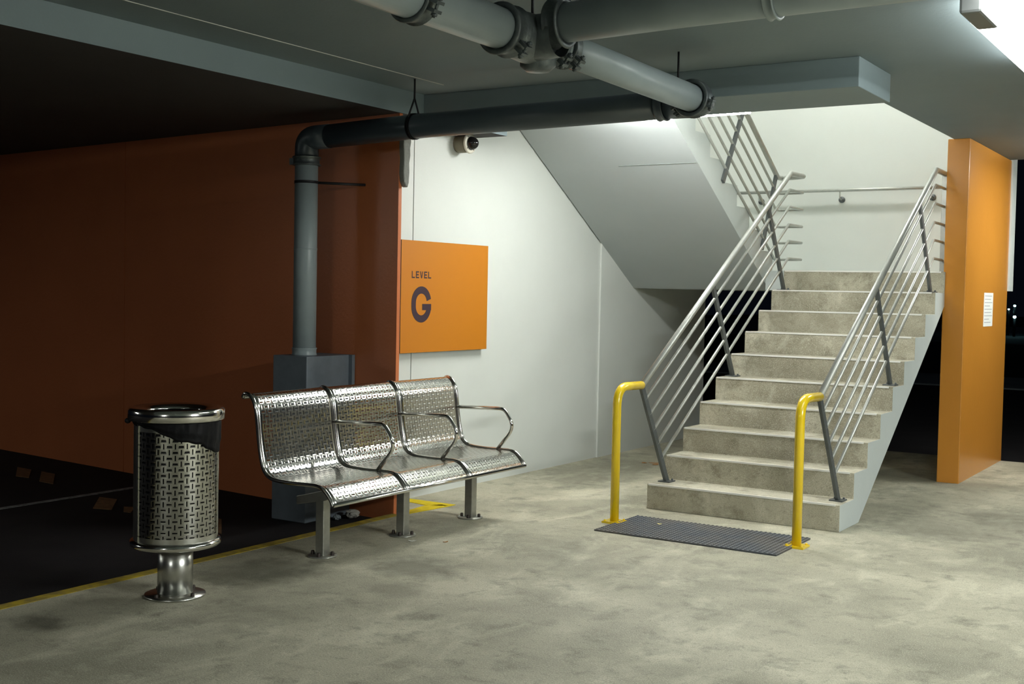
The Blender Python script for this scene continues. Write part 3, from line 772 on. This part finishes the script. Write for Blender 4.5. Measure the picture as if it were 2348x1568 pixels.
# hanger clamp
bm = new(); hx = -4.62
lathe(bm, [(RP+0.001, hx-0.014), (RP+0.005, hx-0.014), (RP+0.005, hx+0.014), (RP+0.001, hx+0.014)], (0, DY, 2.524), 'x', 32, close=True)
lathe(bm, [(RP+0.001, hx-0.014), (RP+0.005, hx-0.014), (RP+0.005, hx+0.014), (RP+0.001, hx+0.014)], (0, DY, 2.524), 'x', 32, close=True)
for s in (-1, 1): tube(bm, [(hx, DY+0.062*s, 2.575), (hx, DY, 2.70)], 0.006, 8)
tube(bm, [(hx, DY, 2.69), (hx, DY, ZC)], 0.006, 8)
obj('hanger_clamp', bm, M_ROD, dp)

# guard box at the foot of the downpipe
bm = new(); box(bm, -5.655, 5.90, ZR, -5.355, 6.352, 1.05); 
g1 = thing('pipe_guard_box', 'grey steel box around the foot of the downpipe, behind the bench', 'box', (-5.5, 6.1, ZR))
obj('box_body', bm, M_BOX, g1, bevel=0.005)
bm = new(); box(bm, -5.362, 6.32, 0.30, -5.325, 6.350, 1.05); obj('edge_flange', bm, M_BOX, g1)

# foam strip at the wall end
bm = new()
pts_f = [(6.318, 2.54), (6.392, 2.54), (6.398, 2.48), (6.388, 2.44), (6.392, 2.39), (6.380, 2.34), (6.384, 2.28), (6.378, 2.21), (6.366, 2.178), (6.345, 2.185), (6.326, 2.215), (6.318, 2.27), (6.322, 2.36), (6.315, 2.45)]
extrude_poly(bm, pts_f, 'x', -4.945, -4.905)
tag(obj('foam_strip', bm, M_PLASTER, bevel=0.006), 'ragged grey filler stuck on the end edge of the rust wall under the pipe', 'filler')

# notice on the pier
nt_ = thing('paper_notice', 'small white paper notice taped on the orange pier', 'notice', (-2.17, 11.19, 1.43))
bm = new(); box(bm, -2.170, 11.0, 1.28, -2.168, 11.385, 1.575); obj('sheet', bm, M_PAPER, nt_)
bm = new()
for k in range(9):
    z = 1.55-k*0.029; l = (0.30, 0.26, 0.32, 0.22, 0.31, 0.28, 0.33, 0.2, 0.27)[k]
    box(bm, -2.1682, 11.03, z-0.006, -2.1675, 11.03+l, z)
obj('print_lines', bm, M_INK, nt_)

# ---------------------------------------------------------------- kerb and road markings
bm = new()
box(bm, XE-0.03, -5, -0.0, XE+0.045, 6.318, 0.0025)
tag(obj('kerb_line', bm, M_YLINE), 'worn yellow line painted along the walkway edge', 'line marking')
bm = new()
def quad(bm, pts, z0, z1): extrude_poly(bm, pts, 'z', z0, z1)
quad(bm, [(-4.93, 6.34), (-4.875, 6.34), (-4.82, 6.79), (-4.90, 6.80), (-4.97, 6.70)], 0.0, 0.003)
quad(bm, [(-5.235, 6.76), (-5.235, 6.85), (-4.82, 6.86), (-4.82, 6.79), (-4.97, 6.715)], 0.0, 0.003)
tag(obj('corner_marking', bm, M_YMARK), 'yellow painted corner on the floor at the wall end behind the bench', 'line marking')
bm = new(); box(bm, -7.355, 3.0, ZR, -7.30, 6.5, ZR+0.003)
tag(obj('lane_line', bm, M_LINE), 'faint white lane line on the black roadway', 'line marking')
rp = [([(-7.167, 5.707), (-6.999, 5.726), (-6.713, 5.447), (-6.85, 5.401)], 'brown worn marker on the roadway, largest, left of the bin'),
      ([(-6.728, 5.563), (-6.66, 5.60), (-6.524, 5.453), (-6.587, 5.444)], 'small brown worn marker on the roadway right behind the bin'),
      ([(-8.857, 6.221), (-8.648, 6.204), (-8.314, 5.941), (-8.466, 5.931)], 'dim brown worn marker on the roadway, leftmost by the rust wall'),
      ([(-8.507, 6.198), (-8.31, 6.18), (-7.921, 5.875), (-8.106, 5.886)], 'dim brown worn marker on the roadway, second from left'),
      ([(-5.909, 5.663), (-5.869, 5.655), (-5.525, 5.325), (-5.572, 5.34)], 'thin brown worn marker on the roadway between bin and bench')]
for pts, lb in rp:
    bm = new(); quad(bm, pts, ZR, ZR+0.006)
    tag(obj('road_marker', bm, M_PATCH), lb, 'marking', 'worn markers on the roadway')

# ---------------------------------------------------------------- litter
def crumple(name, c, r, m, label, cat, flat=0.7, seed=0):
    bm = new(); bmesh.ops.create_icosphere(bm, subdivisions=3, radius=r)
    for v in bm.verts:
        k = 1 + 0.45*noise.noise(v.co*(2.2/r)+Vector((seed, 0, 0)))+0.2*noise.noise(v.co*(6/r))
        v.co = v.co*k; v.co.z *= flat
    mz = min(v.co.z for v in bm.verts)
    bmesh.ops.translate(bm, verts=bm.verts, vec=(c[0], c[1], c[2]-mz))
    return tag(obj(name, bm, m), label, cat)
crumple('crumpled_paper', (-5.22, 6.22, ZR), 0.048, mat('dirty paper', (0.30, 0.29, 0.26), 0.9), 'crumpled grey paper on the roadway by the foot of the rust wall', 'litter', 0.6, 3)
crumple('crumpled_wrapper', (-5.27, 6.12, ZR), 0.028, mat('dull wrapper', (0.16, 0.19, 0.2), 0.6), 'small dark wrapper beside the crumpled paper', 'litter', 0.6, 9)
def scrap(name, x, y, z, l, wd, ang, m, label, cat, curl=0.004):
    bm = new(); n_ = 6; rows = []
    for i in range(n_+1):
        s = i/n_-0.5; wv = wd*(1-0.7*abs(2*s)**2)
        rows.append([bm.verts.new((x+math.cos(ang)*s*l-math.sin(ang)*t*wv, y+math.sin(ang)*s*l+math.cos(ang)*t*wv, z+0.001+curl*(4*s*s)+0.003*abs(t))) for t in (-0.5, 0, 0.5)])
    for a, b in zip(rows, rows[1:]):
        for k in range(2): bm.faces.new((a[k], a[k+1], b[k+1], b[k]))
    o = obj(name, bm, m); so = o.modifiers.new('t', 'SOLIDIFY'); so.thickness = 0.0012; so.offset = 1
    return tag(o, label, cat)
scrap('paper_scrap', -4.317, 5.70, 0, 0.045, 0.016, 0.5, M_PAPER, 'tiny white paper scrap on the floor by the middle bench leg', 'litter')
scrap('dry_leaf', -4.144, 5.80, 0, 0.035, 0.02, 1.2, M_LEAF, 'small brown leaf on the floor right of the middle bench leg', 'leaf')
scrap('yellow_leaf', -3.337, 7.05, 0.0145, 0.028, 0.02, 0.3, mat('yellow leaf', (0.75, 0.68, 0.25), 0.7), 'tiny pale yellow leaf lying on the rubber mat', 'leaf')
for i, (x, y) in enumerate(((-4.649, 9.68), (-4.60, 9.60), (-4.72, 9.63))):
    scrap('dry_leaf', x, y, 0, 0.10-0.02*i, 0.05, 0.4+i, M_LEAF,
          ('brown leaf on the floor beneath the upper flight, largest of three', 'brown leaf beneath the upper flight, rightmost of three', 'brown leaf beneath the upper flight, nearest the white wall')[i], 'leaf')

# ---------------------------------------------------------------- lamps
def batten(name, label, x0, y0, x1, y1, z0, z1, m, notch=None):
    t = thing(name, label, 'lamp', ((x0+x1)/2, (y0+y1)/2, ZC), None)
    bm = new(); nx, ny = notch if notch else (x0, y0)
    box(bm, nx+0.01, y0+0.01, z0+(z1-z0)*0.55, x1-0.01, y1-0.01, z1); obj('housing', bm, M_FIXB, t)
    bm = new()
    pts = [(x1, y0), (x1, y1), (x0, y1), (x0, ny), (nx, ny), (nx, y0)] if notch else [(x0, y0), (x1, y0), (x1, y1), (x0, y1)]
    extrude_poly(bm, pts, 'z', z0, z0+(z1-z0)*0.5); obj('diffuser', bm, m, t, bevel=0.008)
    return t
L1 = batten('ceiling_light', 'glowing fluorescent ceiling light at the right, with a dark box at its end', -1.195, 4.95, -0.90, 7.0, 2.715, ZC, lamp_mat('fluorescent main', LAMP_COL, P_MAIN), notch=(-1.06, 5.54))
bm = new(); box(bm, -1.158, 5.17, 2.675, -1.068, 5.52, 2.80); o = obj('gear_box', bm, M_FIX, L1, bevel=0.012); o['label'] = 'dark grey end box'
batten('ceiling_light', 'fluorescent light hidden behind the downstand beam, lighting the white wall', -4.40, 7.72, -3.10, 7.84, 2.748, ZC, lamp_mat('fluorescent stair', STAIR_COL, P_STAIR))
batten('ceiling_light', 'fluorescent ceiling light right of the viewer over the walkway', 3.4, 3.3, 3.7, 5.1, 2.715, ZC, lamp_mat('fluorescent near', LAMP_COL, P_NEAR))
batten('ceiling_light', 'fluorescent ceiling light beyond the frame, facing the orange pier', -1.20, 10.3, -0.90, 11.9, 2.715, ZC, lamp_mat('fluorescent far', LAMP_COL, P_FAR))
batten('ceiling_light', 'fluorescent ceiling light in the lower bay over the roadway, far left', -11.7, -1.4, -11.4, 0.2, 2.58, 2.664, lamp_mat('fluorescent bay', LAMP_COL, P_BAY))
batten('ceiling_light', 'added unseen ceiling light behind the viewer, brightening the rust wall', -1.9, -4.7, -1.6, -3.0, 2.715, ZC, lamp_mat('added fill back', LAMP_COL, P_BACK))  # added out of view to light the rust wall from the front
tu = thing('stairwell_light', 'fluorescent light on the ceiling high over the stairwell', 'lamp', (-3.6, 10.4, 6.0))
bm = new(); box(bm, -4.3, 10.25, 5.95, -2.9, 10.55, 6.0); obj('housing', bm, M_FIXB, tu)
bm = new(); box(bm, -4.3, 10.25, 5.90, -2.9, 10.55, 5.95); obj('diffuser', bm, lamp_mat('fluorescent upper', STAIR_COL, P_UP), tu)
